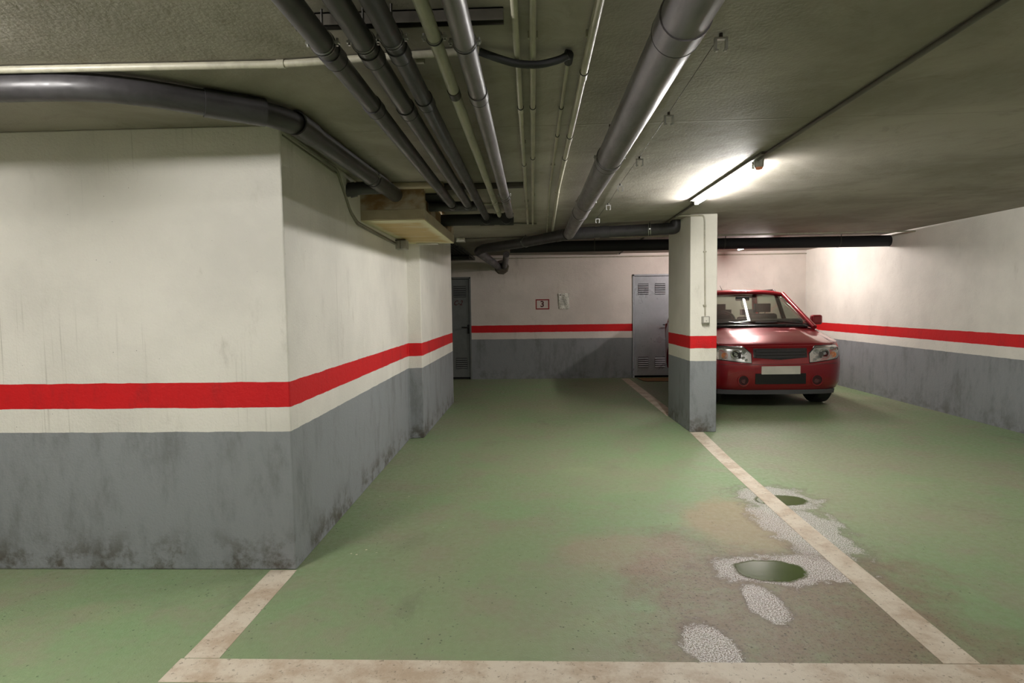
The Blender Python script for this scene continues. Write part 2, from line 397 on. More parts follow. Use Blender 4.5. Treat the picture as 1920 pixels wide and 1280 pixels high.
# doors (structure) with louvres and handles
def louvre(x0, x1, z0, z1, y, n, mat, parent, dark):
    fr = MB()
    for i in range(n):
        zc = z0+(i+.5)*(z1-z0)/n; h = (z1-z0)/n
        # each louvre is a pressed, outward-leaning blade
        fr.add([(x0, y, zc-h*.42), (x1, y, zc-h*.42), (x1, y-.016, zc-h*.30), (x0, y-.016, zc-h*.30), (x0, y-.004, zc+h*.30), (x1, y-.004, zc+h*.30)],
               [(0, 1, 2, 3), (3, 2, 5, 4), (0, 3, 4), (1, 5, 2)])
    v = fr.build('vent_louvre', mat, parent)
    MB().box(x0-.004, x1+.004, y-.0006, y+.0005, z0-.004, z1+.004).build('vent_backing', dark, v)
def door(name, xs, mat, handle_x, hdir, vents, gap):
    x0, x1 = xs; e = bpy.data.objects.new(name, None); COL.objects.link(e); e.location = ((x0+x1)/2, YB, 0); struct(e)
    f = .035
    fb = MB().box(x0, x0+f, YB-.014, YB+.10, 0, DH).box(x1-f, x1, YB-.014, YB+.10, 0, DH).box(x0, x1, YB-.014, YB+.10, DH-f, DH)
    fb.build('door_frame', mat, e, bevel=.003)
    MB().box(x0+f+gap, x1-f-gap, YB+.012, YB+.05, .045, DH-f-gap).build('door_leaf', mat, e, bevel=.003)
    MB().box(x0+f, x1-f, YB+.06, YB+.09, 0, DH-f).build('gap_shade', M['black'], e)  # black sheet standing in for shadow in the gaps around the leaf
    for (a, b, c, d) in vents: louvre(a, b, c, d, YB+.012, 5, mat, e, M['black'])
    hx, hz = handle_x, 1.03
    h = MB().box(hx-.022, hx+.022, YB, YB+.012, hz-.11, hz+.07).build('handle_plate', M['gloss_black'], e, bevel=.006)
    MB().tube(fillet([(hx, YB+.01, hz+.02), (hx, YB-.045, hz+.02), (hx+hdir*.13, YB-.045, hz+.022)], .02), .010, 12).build('lever', M['gloss_black'], h, smooth=40)
    return e
d1 = door('door_1', D1, M['door'], 2.70, -1,
     [(2.10, 2.295, 1.655, 1.865), (2.43, 2.625, 1.655, 1.865), (2.10, 2.295, .205, .410), (2.43, 2.625, .205, .410)], .006)
d2 = door('door_2', D2, M['door_dark'], -1.285, -1,
     [(-1.57, -1.33, 1.655, 1.87), (-1.545, -1.325, .22, .43), (-1.95, -1.73, 1.655, 1.87), (-1.95, -1.73, .22, .43)], .010)
text_mesh('C-2', .135, M['sign_dark'], 'door_number', (-1.49, YB+.010, 1.535), d2, shear=.35, xs=.85)

# pillar
tag(MB().prism([(1.786, 6.722), (2.084, 6.712), (2.072, 7.670), (1.763, 7.682)], 0, CEIL).build('pillar', M['pillar'], bevel=.007),
    'square concrete pillar with red and white bands over grey paint, beside the red car', 'pillar')

# ------------------------------------------------------------------ lamps
def lamp(label, x, y0, y1, group='fluorescent ceiling lights', glow='tube'):
    t = thing('ceiling_light', label, 'ceiling light', (x, (y0+y1)/2, CEIL), group)
    MB().box(x-.034, x+.034, y0-.03, y1+.03, 2.450, CEIL).build('housing', M['plastic_grey'], t, bevel=.004)
    for y in (y0-.012, y1+.012):
        MB().box(x-.018, x+.018, y-.014, y+.014, 2.414, 2.450).build('lamp_holder', M['plastic_white'], t, bevel=.004)
    MB().tube([(x, y0, 2.431), (x, y1, 2.431)], .016, 16).build('glowing_tube', M[glow], t, smooth=40)
    return t
l1 = lamp('lit fluorescent tube on the ceiling in front of the pillar', 1.580, 4.28, 5.74)
MB().tube([(1.58, 4.19, 2.469), (1.58, 4.19, 2.408)], [.036, .030], 20).build('end_box', M['plastic_grey'], l1, smooth=40)
MB().tube([(1.58, 4.19, 2.409), (1.58, 4.19, 2.395)], [.027, .020], 20).build('orange_cap', M['orange'], l1, smooth=60)
lamp('lit fluorescent tube near the back wall over the red car', 3.75, 9.45, 10.85, glow='tube_pink')
lamp('lit fluorescent tube behind the viewer on the right', 3.9, -1.6, -.2)
lamp('lit fluorescent tube behind the viewer on the left', -2.4, .5, 1.9)
# wiring conduit that feeds the tube and runs on to the back wall
tag(MB().tube([(1.615, 5.74, 2.456), (1.72, 11.70, 2.456)], .012, 12).build('lighting_conduit', M['conduit_dark'], smooth=40),
    'grey conduit on the ceiling running from the lit tube back to the far wall', 'conduit')
tag(MB().box(1.525, 1.545, 4.0, 5.8, 2.452, 2.468).tube([(1.535, 5.8, 2.46), (1.60, 5.95, 2.46)], .007, 8).tube([(1.56, -.4, 2.456), (1.56, 4.15, 2.456)], .012, 12).build('supply_conduit', M['conduit_dark'], smooth=40),
    'grey cable trunking beside the lit tube in front of the pillar', 'conduit')

# ------------------------------------------------------------------ overhead pipes
def clamp_parts(t, c, d, r, lug=True, mat=None, width=.018, ears=(1, -1)):
    """rubber-lined pipe clamp with two bolt lugs and a hanger rod"""
    d = Vector(d).normalized(); c = Vector(c); side = Vector((d.y, -d.x, 0)).normalized() if abs(d.z) < .9 else Vector((1, 0, 0))
    k = MB().ring(c, d, r-.001, r+.004, width).build('clamp', mat or M['zinc'], t, smooth=40)
    MB().ring(c, d, r-.001, r+.0055, width*.45).build('rubber_liner', M['rubber'], k, smooth=40)
    for s_ in ears:
        p = c+side*s_*(r+.012); q = c+side*s_*(r+.008)
        MB().tube([p-Vector((0, 0, .011)), p+Vector((0, 0, .014))], .0045, 8).box(q.x-.011, q.x+.011, q.y-width*.4, q.y+width*.4, q.z-.004, q.z+.004).build('clamp_bolt', M['zinc'], k)
    top = c.z+r
    if top+.004 < CEIL-.002:
        MB().tube([(c.x, c.y, top), (c.x, c.y, CEIL-.001)], .004, 8).build('hanger_rod', M['gal'], k)
def along(path, y):
    for a, b in zip(path, path[1:]):
        if min(a[1], b[1]) <= y <= max(a[1], b[1]) and abs(b[1]-a[1]) > 1e-6:
            t = (y-a[1])/(b[1]-a[1]); return Vector(a).lerp(Vector(b), t), (Vector(b)-Vector(a)).normalized()
def pipe(label, path, r, mat, cat='pipe', joints=(), clamps=(), name='drain_pipe', group=None, fil=.12, sleeve=.0045, slen=.075, dark_joint=True, seg=28):
    t = thing(name, label, cat, path[0], group)
    MB().tube(fillet(path, fil, 8) if len(path) > 2 else path, r, seg).build('pipe_run', mat, t, smooth=40)
    for y in joints:
        c, d = along(path, y)
        j = MB().ring(c-d*slen/2, d, r-.002, r+sleeve, slen).build('coupling', mat, t, smooth=40)
        if dark_joint: MB().ring(c+d*.001, d, r-.001, r+sleeve+.0008, .004).build('seal', M['rubber'], j, smooth=40)
    for y in clamps:
        c, d = along(path, y); clamp_parts(t, c, d, r)
    return t
G5 = 'parallel pipes hung side by side under the ceiling'
pipe('leftmost and first of five parallel dark pipes under the ceiling', [(-.690, -1.2, 2.36), (-.686, 5.10, 2.36)], .0375, M['pvc'], joints=(2.12, 2.66), clamps=(1.99,), group=G5)
pipe('second from the left of the five parallel dark pipes under the ceiling', [(-.551, -1.2, 2.36), (-.549, 5.26, 2.36)], .0365, M['pvc'], joints=(2.12, 2.70), clamps=(1.99,), group=G5)
pipe('middle one of the five parallel dark pipes, darkest of them', [(-.452, -1.2, 2.36), (-.448, 6.06, 2.36)], .034, M['pvc_dark'], joints=(2.10, 2.60), clamps=(1.97,), group=G5)
p4 = pipe('thin pale grey pipe between the dark parallel pipes', [(-.322, -1.2, 2.385), (-.318, 5.98, 2.385)], .0235, M['pvc_pale'], joints=(5.2, 5.72), clamps=(2.03,), group=G5)
c_, d_ = Vector((-.321, 2.545, 2.385)), Vector((0, 1, 0))
MB().ring(c_, d_, .022, .0262, .07).build('repair_band', M['gal'], p4, smooth=40)
pipe('rightmost of the five parallel pipes, mid grey with a shiny clamp', [(-.224, -1.2, 2.380), (-.216, 6.16, 2.380)], .0368, M['pvc_mid'], joints=(2.60, 5.05), clamps=(2.06, 4.86), group=G5)

def cross(label, p0, p1, r, mat, extra=None):
    t = thing('drain_pipe', label, 'pipe', p0)
    MB().tube([p0, p1], r, 24).build('pipe_run', mat, t, smooth=40)
    for p in extra or ():
        MB().tube([(p, p0[1]-.10, p0[2]), (p, p0[1], p0[2])], r*.97, 22).build('branch_socket', mat, t, smooth=40)
        MB().tube([(p-.07, p0[1], p0[2]), (p+.07, p0[1], p0[2])], r*1.07, 22).build('tee_sleeve', mat, t, smooth=40)
    return t
cross('short dark cross pipe leaving the side of the tan boxed duct, nearest one', (-.90, 5.22, 2.355), (-.50, 5.22, 2.355), .041, M['pvc'], (-.686, -.549))
cross('black cross pipe that collects the longer parallel pipes behind the tan boxed duct', (-.92, 6.02, 2.352), (-.20, 6.02, 2.352), .058, M['rubber'], (-.448, -.250))
tag(MB().tube([(-.86, 5.70, 2.452), (-.24, 5.70, 2.452)], .012, 12).build('cross_conduit', M['conduit'], smooth=40),
    'thin pale conduit crossing above the black cross pipe', 'conduit')

def rail(label, x0, x1, y):
    t = thing('support_rail', label, 'support rail', ((x0+x1)/2, y, CEIL), 'steel rails carrying the parallel pipes')
    MB().box(x0, x1, y-.020, y-.016, 2.428, 2.468).box(x0, x1, y+.016, y+.020, 2.428, 2.468).box(x0, x1, y-.020, y+.020, 2.464, 2.468).build('channel', M['rail'], t)
    MB().box(x0+.01, x1-.002, y-.014, y+.014, 2.440, 2.462).build('channel_slot', M['black'], t)
rail('steel support rail across the parallel pipes at the top of the view', -.80, -.085, 2.03)
rail('steel support rail across the parallel pipes near the tan boxed duct', -.78, -.062, 4.82)

# big grey drain and its cross pipe
P6 = [(.432, -1.3, 2.258), (.437, 3.0, 2.285), (.470, 7.42, 2.362)]
big = pipe('large glossy grey drain pipe running diagonally under the ceiling', P6, .070, M['pvc_mid'], joints=(1.80, 3.42, 5.62), clamps=(3.33, 4.9), fil=.3, slen=.11, sleeve=.005, dark_joint=False, seg=40)
for y in (1.80, 3.42, 5.62):
    c, d = along(P6, y); MB().ring(c, d, .069, .0758, .003).build('seal', M['rubber'], big, smooth=40)
P7 = [(1.735, 7.18, CEIL-.002), (1.735, 7.18, 2.372), (.83, 7.38, 2.368), (.46, 7.50, 2.366), (-.17, 8.50, 2.366), (-.74, 9.12, 2.362), (-.86, 9.45, 2.345), (-.66, 11.73, 2.245)]
t7 = thing('drain_pipe', 'thick grey cross pipe running from the pillar to the left below the ceiling', 'pipe', P7[0])
MB().tube(fillet(P7, .085, 8), [.070]*len(fillet(P7, .085, 8)), 32).build('pipe_run', M['pvc'], t7, smooth=40)
for a, b, L, s_ in ((P7[3], P7[2], .34, 'y_branch'), (P7[3], P7[4], .24, 'y_branch')):
    a, b = Vector(a), Vector(b); d = (b-a).normalized(); MB().tube([a, a+d*L], .0755, 32).build(s_, M['pvc'], t7, smooth=40)
a, b = Vector(P7[2]), Vector(P7[1]); d = (b-a).normalized()
MB().tube([a+d*.02, a+d*.13], .0765, 32).build('coupling', M['pvc'], t7, smooth=40)
clamp_parts(t7, a+d*.62, d, .070, width=.03)
a, b = Vector(P7[3]), Vector(P7[4]); d = (b-a).normalized(); clamp_parts(t7, a+d*1.02, d, .070, width=.022)
tag(MB().tube(fillet([(-.46, 10.7, 2.40), (-.49, 11.2, 2.37), (-.55, 11.73, 2.25)], .2), .058, 24).build('drain_pipe', M['pvc_mid'], smooth=40),
    'short grey drain stub meeting the cross pipe where both enter the back wall', 'pipe')
tag(MB().tube([(-.60, YB-.012, 2.235), (-.60, YB+.001, 2.235)], [.13, .15], 9).build('wall_patch', plain('rough_mortar', srgb(92, 86, 74), .9, bump=.8, bscale=30)),
    'rough mortar patch where two drains enter the back wall', 'mortar patch')
# black insulated run in front of the back wall
t8 = thing('ventilation_pipe', 'thick matt black pipe running across the whole back of the garage below the ceiling', 'pipe', (-.33, 9.05, 2.362))
MB().tube([(-.33, 9.05, 2.362), (XR, 9.05, 2.362)], .084, 40).build('pipe_run', M['black'], t8, smooth=40)
for x in (.95, 2.9, 4.6):
    MB().tube([(x, 8.958, 2.36), (x, 8.958, CEIL-.001)], .005, 8).ring((x, 9.05, 2.362), (1, 0, 0), .083, .0865, .02).build('hanger', M['gal'], t8, smooth=40)

# left side drain above the wall corner
P0 = [(-4.5, 2.35, 2.40), (-1.75, 2.42, 2.405), (-1.175, 2.86, 2.405), (-1.140, 3.9, 2.400), (-1.082, 4.74, 2.372)]
t0 = pipe('grey drain pipe under the ceiling turning along the left wall into the tan boxed duct', P0, .056, M['pvc'], fil=.22, seg=36)
c, d = along(P0, 3.05); MB().ring(c, d, .054, .0625, .20).build('coupling', M['pvc'], t0, smooth=40)
for y in (4.14,): c, d = along(P0, y); clamp_parts(t0, c, d, .056)
c, d = along(P0, 4.30); MB().ring(c, d, .054, .0605, .22).build('coupling', M['pvc'], t0, smooth=40)
c, d = along(P0, 4.14)
a = Vector((-1.175, 2.86, 2.405)); b = Vector((-1.75, 2.42, 2.405)); d = (b-a).normalized()
MB().tube([a+d*.10, a+d*.36], .0625, 32).build('elbow_socket', M['pvc'], t0, smooth=40)
pst = [(-1.40, 4.38, 2.34), (-1.30, 4.42, 2.370), (-1.13, 4.52, 2.392)]
t9 = thing('branch_pipe', 'short dark branch pipe joining the left drain to the left wall', 'pipe', pst[0])
MB().tube(fillet(pst, .06), .048, 24).build('pipe_run', M['pvc'], t9, smooth=40)
MB().ring((-1.335, 4.41, 2.358), (1, .3, .25), .046, .056, .05).build('socket', M['pvc'], t9, smooth=40)

# thin conduits on the ceiling
GC = 'thin conduits fixed flat on the ceiling'
def conduit(label, path, r, mat, sleeves=(), clips=(), name='conduit'):
    t = thing(name, label, 'conduit', path[0], GC)
    MB().tube(fillet(path, .05) if len(path) > 2 else path, r, 16).build('conduit_run', mat, t, smooth=40)
    for y in sleeves:
        c, d = along(path, y); MB().ring(c, d, r-.001, r+.0025, .07, 18).build('sleeve', mat, t, smooth=40)
        c2 = c-d*.037; MB().ring(c2, d, r-.001, r+.0032, .004, 18).build('sleeve_edge', M['rubber'], t, smooth=40)
    for y in clips:
        c, d = along(path, y); MB().box(c.x-r-.006, c.x+r+.006, c.y-.008, c.y+.008, c.z-.002, CEIL-.001).build('clip', mat, t)
    return t
conduit('pale conduit on the ceiling just right of the five parallel pipes', [(-.050, -1.2, 2.448), (-.042, 7.05, 2.448)], .0125, M['conduit'], (2.98, 4.15), (3.6, 5.6))
conduit('second pale conduit from the parallel pipes on the ceiling', [(.010, -1.2, 2.448), (.018, 7.12, 2.448)], .0125, M['conduit'], (2.98, 3.98), (2.2, 5.3))
conduit('thin conduit starting at the black hose end and running back on the ceiling', [(.155, 2.44, 2.455), (.157, 5.0, 2.455), (.215, 8.30, 2.455)], .0088, M['conduit'], (3.02, 3.5), (4.2,))
conduit('shiny pale conduit on the ceiling between the black hose and the large drain', [(.226, -1.2, 2.448), (.228, 5.0, 2.448), (.285, 8.35, 2.448)], .0155, M['conduit'], (2.56, 3.5, 4.0), (2.2, 5.2))
conduit('short conduit closing the far ends of the two pale conduits', [(-.24, 7.06, 2.452), (.06, 7.12, 2.452)], .010, M['conduit_dark'])
conduit('thin conduit crossing the ceiling in front of the black pipe to the right', [(.92, 8.55, 2.432), (XR, 8.45, 2.432)], .011, M['conduit'])
conduit('thin conduit at the top of the back wall', [(-1.0, YB-.013, 2.405), (XR, YB-.013, 2.405)], .011, M['conduit'])
conduit('thin conduit from the small white box to the right on the ceiling', [(-.97, 8.62, 2.457), (.15, 8.50, 2.457)], .008, M['conduit_dark'])
tl = conduit('white conduit crossing the ceiling behind the parallel pipes on the left', [(XL+.1, 2.30, 2.452), (-1.0, 2.372, 2.452), (-.19, 2.30, 2.452)], .0145, M['conduit'])
for x in (-.99, -.43): MB().ring((x, 2.37, 2.452), (1, 0, 0), .014, .017, .03).build('sleeve', M['conduit'], tl, smooth=40)
h = [(-.19, 2.30, 2.448), (-.13, 2.315, 2.430), (-.05, 2.355, 2.419), (.04, 2.370, 2.419), (.12, 2.350, 2.430), (.150, 2.335, 2.440)]
th = thing('flexible_hose', 'black flexible hose curving over the ceiling to the top of the thin conduit', 'hose', h[0])
MB().tube(fillet(h, .05), .0145, 18).build('hose_run', M['rubber'], th, smooth=40)
MB().tube(fillet([(.140, 2.345, 2.449), (.156, 2.350, 2.449), (.156, 2.43, 2.452)], .012), .0165, 16).build('hose_elbow', M['rubber'], th, smooth=40)

# conduit along the left wall into the junction box
wx = -1.370
t10 = thing('wall_conduit', 'dark conduit stepping down the upper left wall to the grey junction box', 'conduit', (wx, 4, 2.4))
MB().tube(fillet([(-1.345, 3.0, 2.452), (-1.352, 4.12, 2.440), (-1.356, 4.25, 2.34), (-1.358, 4.43, 2.19), (-1.362, 4.60, 2.128), (-1.374, 5.97, 2.108)], .05), .0095, 14).build('conduit_run', M['conduit_mid'], t10, smooth=40)
t11 = thing('wall_conduit', 'second thinner conduit following the same step above it on the left wall', 'conduit', (wx, 4, 2.4))
MB().tube(fillet([(-1.358, 3.22, 2.425), (-1.361, 4.16, 2.415), (-1.364, 4.29, 2.335), (-1.366, 4.45, 2.21), (-1.370, 4.64, 2.152), (-1.382, 5.97, 2.130)], .05), .007, 12).build('conduit_run', M['conduit_mid'], t11, smooth=40)
jb = thing('junction_box', 'grey junction box on the left wall under the back corner of the tan boxed duct', 'junction box', (-1.38, 6.0, 2.05))
MB().box(-1.386, -1.272, 5.96, 6.08, 2.065, 2.158).build('box_body', M['plastic_grey'], jb, bevel=.006)
MB().box(-1.334, -1.330, 5.955, 5.962, 2.067, 2.156).box(-1.386, -1.276, 5.952, 5.962, 2.150, 2.158).build('lid', M['gal'], jb)

# tan boxed duct under the ceiling against the left wall
bx = thing('boxed_duct', 'tan plastered boxed duct under the ceiling against the left wall', 'boxed duct', (-1.1, 5.6, CEIL))
MB().box(-1.376, -.853, 4.72, 6.50, 2.176, 2.258).build('tray_rim', M['tan_edge'], bx, bevel=.004)
MB().box(-1.372, -.857, 4.724, 6.496, 2.170, 2.178).build('underside_board', M['tan_under'], bx)
MB().box(-1.376, -.853, 4.72, 4.78, 2.258, 2.415).build('front_panel', M['tan'], bx, bevel=.003)
MB().box(-1.376, -.915, 4.78, 6.25, 2.258, 2.469).build('side_panel', M['tan'], bx)
MB().box(-.915, -.78, 4.90, 5.60, 2.40, 2.469).build('shade_filler', M['black'], bx)  # solid black box standing in for the shade beside the duct
MB().box(-1.376, -.858, 6.05, 6.50, 2.258, 2.36).build('raised_end', M['tan'], bx, bevel=.004)
MB().box(-1.36, -.70, 4.70, 5.02, 2.415, 2.469).build('plaster_ledge', M['tan_edge'], bx, bevel=.01)
MB().box(-1.255, -1.02, 6.40, 6.50, 2.158, 2.168).build('white_plate', M['plastic_white'], bx)

# cable tray, lagged pipe and small box behind the wall end
ct = thing('cable_tray', 'black wire mesh cable tray full of cables behind the end of the left wall', 'cable tray', (-1.3, 10.0, 2.4))
m = MB()
for i in range(29): y = 8.93+i*.096; m.box(-1.60, -1.12, y-.003, y+.003, 2.372, 2.378)
for i in range(9): x = -1.60+i*.06; m.box(x-.003, x+.003, 8.93, 11.65, 2.372, 2.378)
for x in (-1.60, -1.12): m.box(x-.003, x+.003, 8.93, 11.65, 2.42, 2.426); [m.box(x-.003, x+.003, 8.93+i*.096-.003, 8.93+i*.096+.003, 2.375, 2.423) for i in range(29)]
m.build('wire_mesh', M['gal'], ct)
m = MB()
for i in range(13):
    x = -1.57+i*.034; z = 2.390+random.random()*.02
    m.tube([(x+random.uniform(-.008, .008), 8.94+j*.38, z+random.uniform(-.004, .008)) for j in range(8)], .010, 8)
m.build('cables', M['rubber'], ct, smooth=50)
tag(MB().tube([(-3.5, 10.1, 2.315), (-1.075, 10.1, 2.315)], .044, 20).build('lagged_pipe', M['rubber'], smooth=40),
    'black lagged pipe end crossing below the cable tray at the left', 'pipe')
sb = thing('junction_box', 'small white box on the ceiling behind the tan boxed duct', 'junction box', (-1.03, 8.6, CEIL))
MB().box(-1.09, -.975, 8.56, 8.68, 2.418, 2.469).build('box_body', M['plastic_white'], sb, bevel=.004)
MB().box(-1.095, -.970, 8.555, 8.685, 2.412, 2.419).build('lid', M['plastic_white'], sb)

# empty clips left on the ceiling
def clip(label, loc, group='empty clips in a row on the ceiling'):
    x, y, z = loc; t = thing('ceiling_clip', label, 'clip', loc, group)
    a = MB().box(x-.024, x+.024, y-.008, y+.008, 2.446, 2.453)
    for s_ in (-1, 1): a.box(x+s_*.020-.004, x+s_*.020+.004, y-.008, y+.008, 2.408, 2.448).box(x+s_*.016-.005, x+s_*.016+.005, y-.008, y+.008, 2.404, 2.411)
    a.build('prongs', M['zinc'], t)
    MB().tube([(x, y, 2.450), (x, y, CEIL-.001)], .007, 8).build('screw', M['gal'], t)
    return t
pts = [(.707, 2.255), (.721, 3.144), (.735, 4.057), (.738, 4.948), (.762, 5.896), (.758, 6.813)]
ords = ['empty clip on the ceiling nearest the viewer, at the top of the view', 'empty ceiling clip, second from the viewer in its row', 'empty ceiling clip, third from the viewer in its row',
        'empty ceiling clip, third from the far end of its row', 'empty ceiling clip, second from the far end of its row', 'empty ceiling clip farthest back, just before the thick cross pipe']
c0 = clip(ords[0], (pts[0][0], pts[0][1], 2.43))
for (x, y), lab in zip(pts[1:], ords[1:]):
    copy_thing(c0, (x-pts[0][0], y-pts[0][1], 0), lab)
tag(MB().tube([(pts[0][0], pts[0][1]+.01, 2.4665)]+[(x, y, 2.4665) for x, y in pts[1:]], .0013, 6).build('thin_cord', M['gal'], smooth=40),
    'thin dark cord stretched along the ceiling between the empty clips', 'cord')

# pillar conduit and switch
pc = thing('pillar_conduit', 'thin grey conduit running over and down the front of the pillar', 'conduit', (1.94, 6.71, 2.4))
MB().tube(fillet([(1.62, 6.703, 2.452), (1.925, 6.701, 2.452), (1.936, 6.704, 2.40), (1.950, 6.707, 1.325)], .035), .0085, 14).build('conduit_run', M['conduit'], pc, smooth=40)
for z in (2.05, 1.45): MB().box(1.926, 1.960, 6.696, 6.716, z-.006, z+.006).build('clip', M['conduit'], pc)
sw = thing('light_switch', 'surface mounted grey light switch on the front of the pillar', 'light switch', (1.95, 6.70, 1.28))
MB().box(1.910, 1.992, 6.664, 6.716, 1.243, 1.325).build('switch_box', M['plastic_grey'], sw, bevel=.006)
MB().box(1.922, 1.980, 6.658, 6.666, 1.253, 1.315).build('rocker', M['plastic_white'], sw, bevel=.004)
MB().box(1.944, 1.958, 6.656, 6.659, 1.271, 1.276).build('indicator', M['gal'], sw)

# bay number and notice on the back wall
y = YB-.002
sg = thing('bay_number', 'red painted frame with the number 3 on the back wall', 'sign', (.20, YB, 1.48))
x0, x1, z0, z1, f = .066, .338, 1.386, 1.590, .023
MB().box(x0, x1, y, YB, z1-f, z1).box(x0, x1, y, YB, z0, z0+f).box(x0, x0+f, y, YB, z0+f, z1-f).box(x1-f, x1, y, YB, z0+f, z1-f).build('painted_frame', M['sign_red'], sg)
text_mesh('3', .165, M['sign_dark'], 'painted_digit', (.198, YB-.001, 1.488), sg, thick=.001, bold=.005)
nt = thing('paper_notice', 'crumpled white printed notice taped to the back wall', 'notice', (.63, YB, 1.54))
nx, nz = 14, 20; vs = []; fs = []
rr = random.Random(3)
for j in range(nz+1):
    for i in range(nx+1):
        u, v = i/nx, j/nz; X = .525+u*.215-(.012*math.sin(v*3) if i == nx else 0)+(.01*(1-v) if i == 0 else 0)
        vs.append((X, YB-.006-.010*abs(math.sin(u*5+v*2.3))*rr.uniform(.4, 1), 1.395+v*.305))
for j in range(nz):
    for i in range(nx): a = j*(nx+1)+i; fs.append((a, a+1, a+nx+2, a+nx+1))
nb = MB().add(vs, fs); sheet = nb.build('sheet', M['paper'], nt); sm = sheet.modifiers.new('thick', 'SOLIDIFY'); sm.thickness = .001
tx = MB()
for k, z in enumerate([1.625, 1.60, 1.575, 1.55, 1.53, 1.51, 1.49, 1.47]):
    a = .56 if k else .60; tx.box(a, a+rr.uniform(.09, .14), YB-.0185, YB-.0175, z, z+.005)
tx.build('printed_lines', M['ink'], nt)
MB().box(.545, .565, YB-.0185, YB-.0175, 1.655, 1.678).box(.615, .645, YB-.0185, YB-.0175, 1.655, 1.663).build('printed_mark', M['ink_dark'], nt)

# cardboard mat by the door
mt = thing('cardboard_mat', 'flat brown cardboard mat on the floor at the foot of the right hand door', 'mat', (2.4, 11.35, 0))
MB().prism([(2.06, 11.60), (2.10, 11.22), (2.16, 11.14), (2.74, 11.12), (2.78, 11.60)], .0, .012).build('board', M['cardboard'], mt)
MB().prism([(2.045, 11.615), (2.088, 11.21), (2.152, 11.125), (2.75, 11.105), (2.80, 11.615)], .0, .006).build('rubber_edge', M['rubber'], mt)

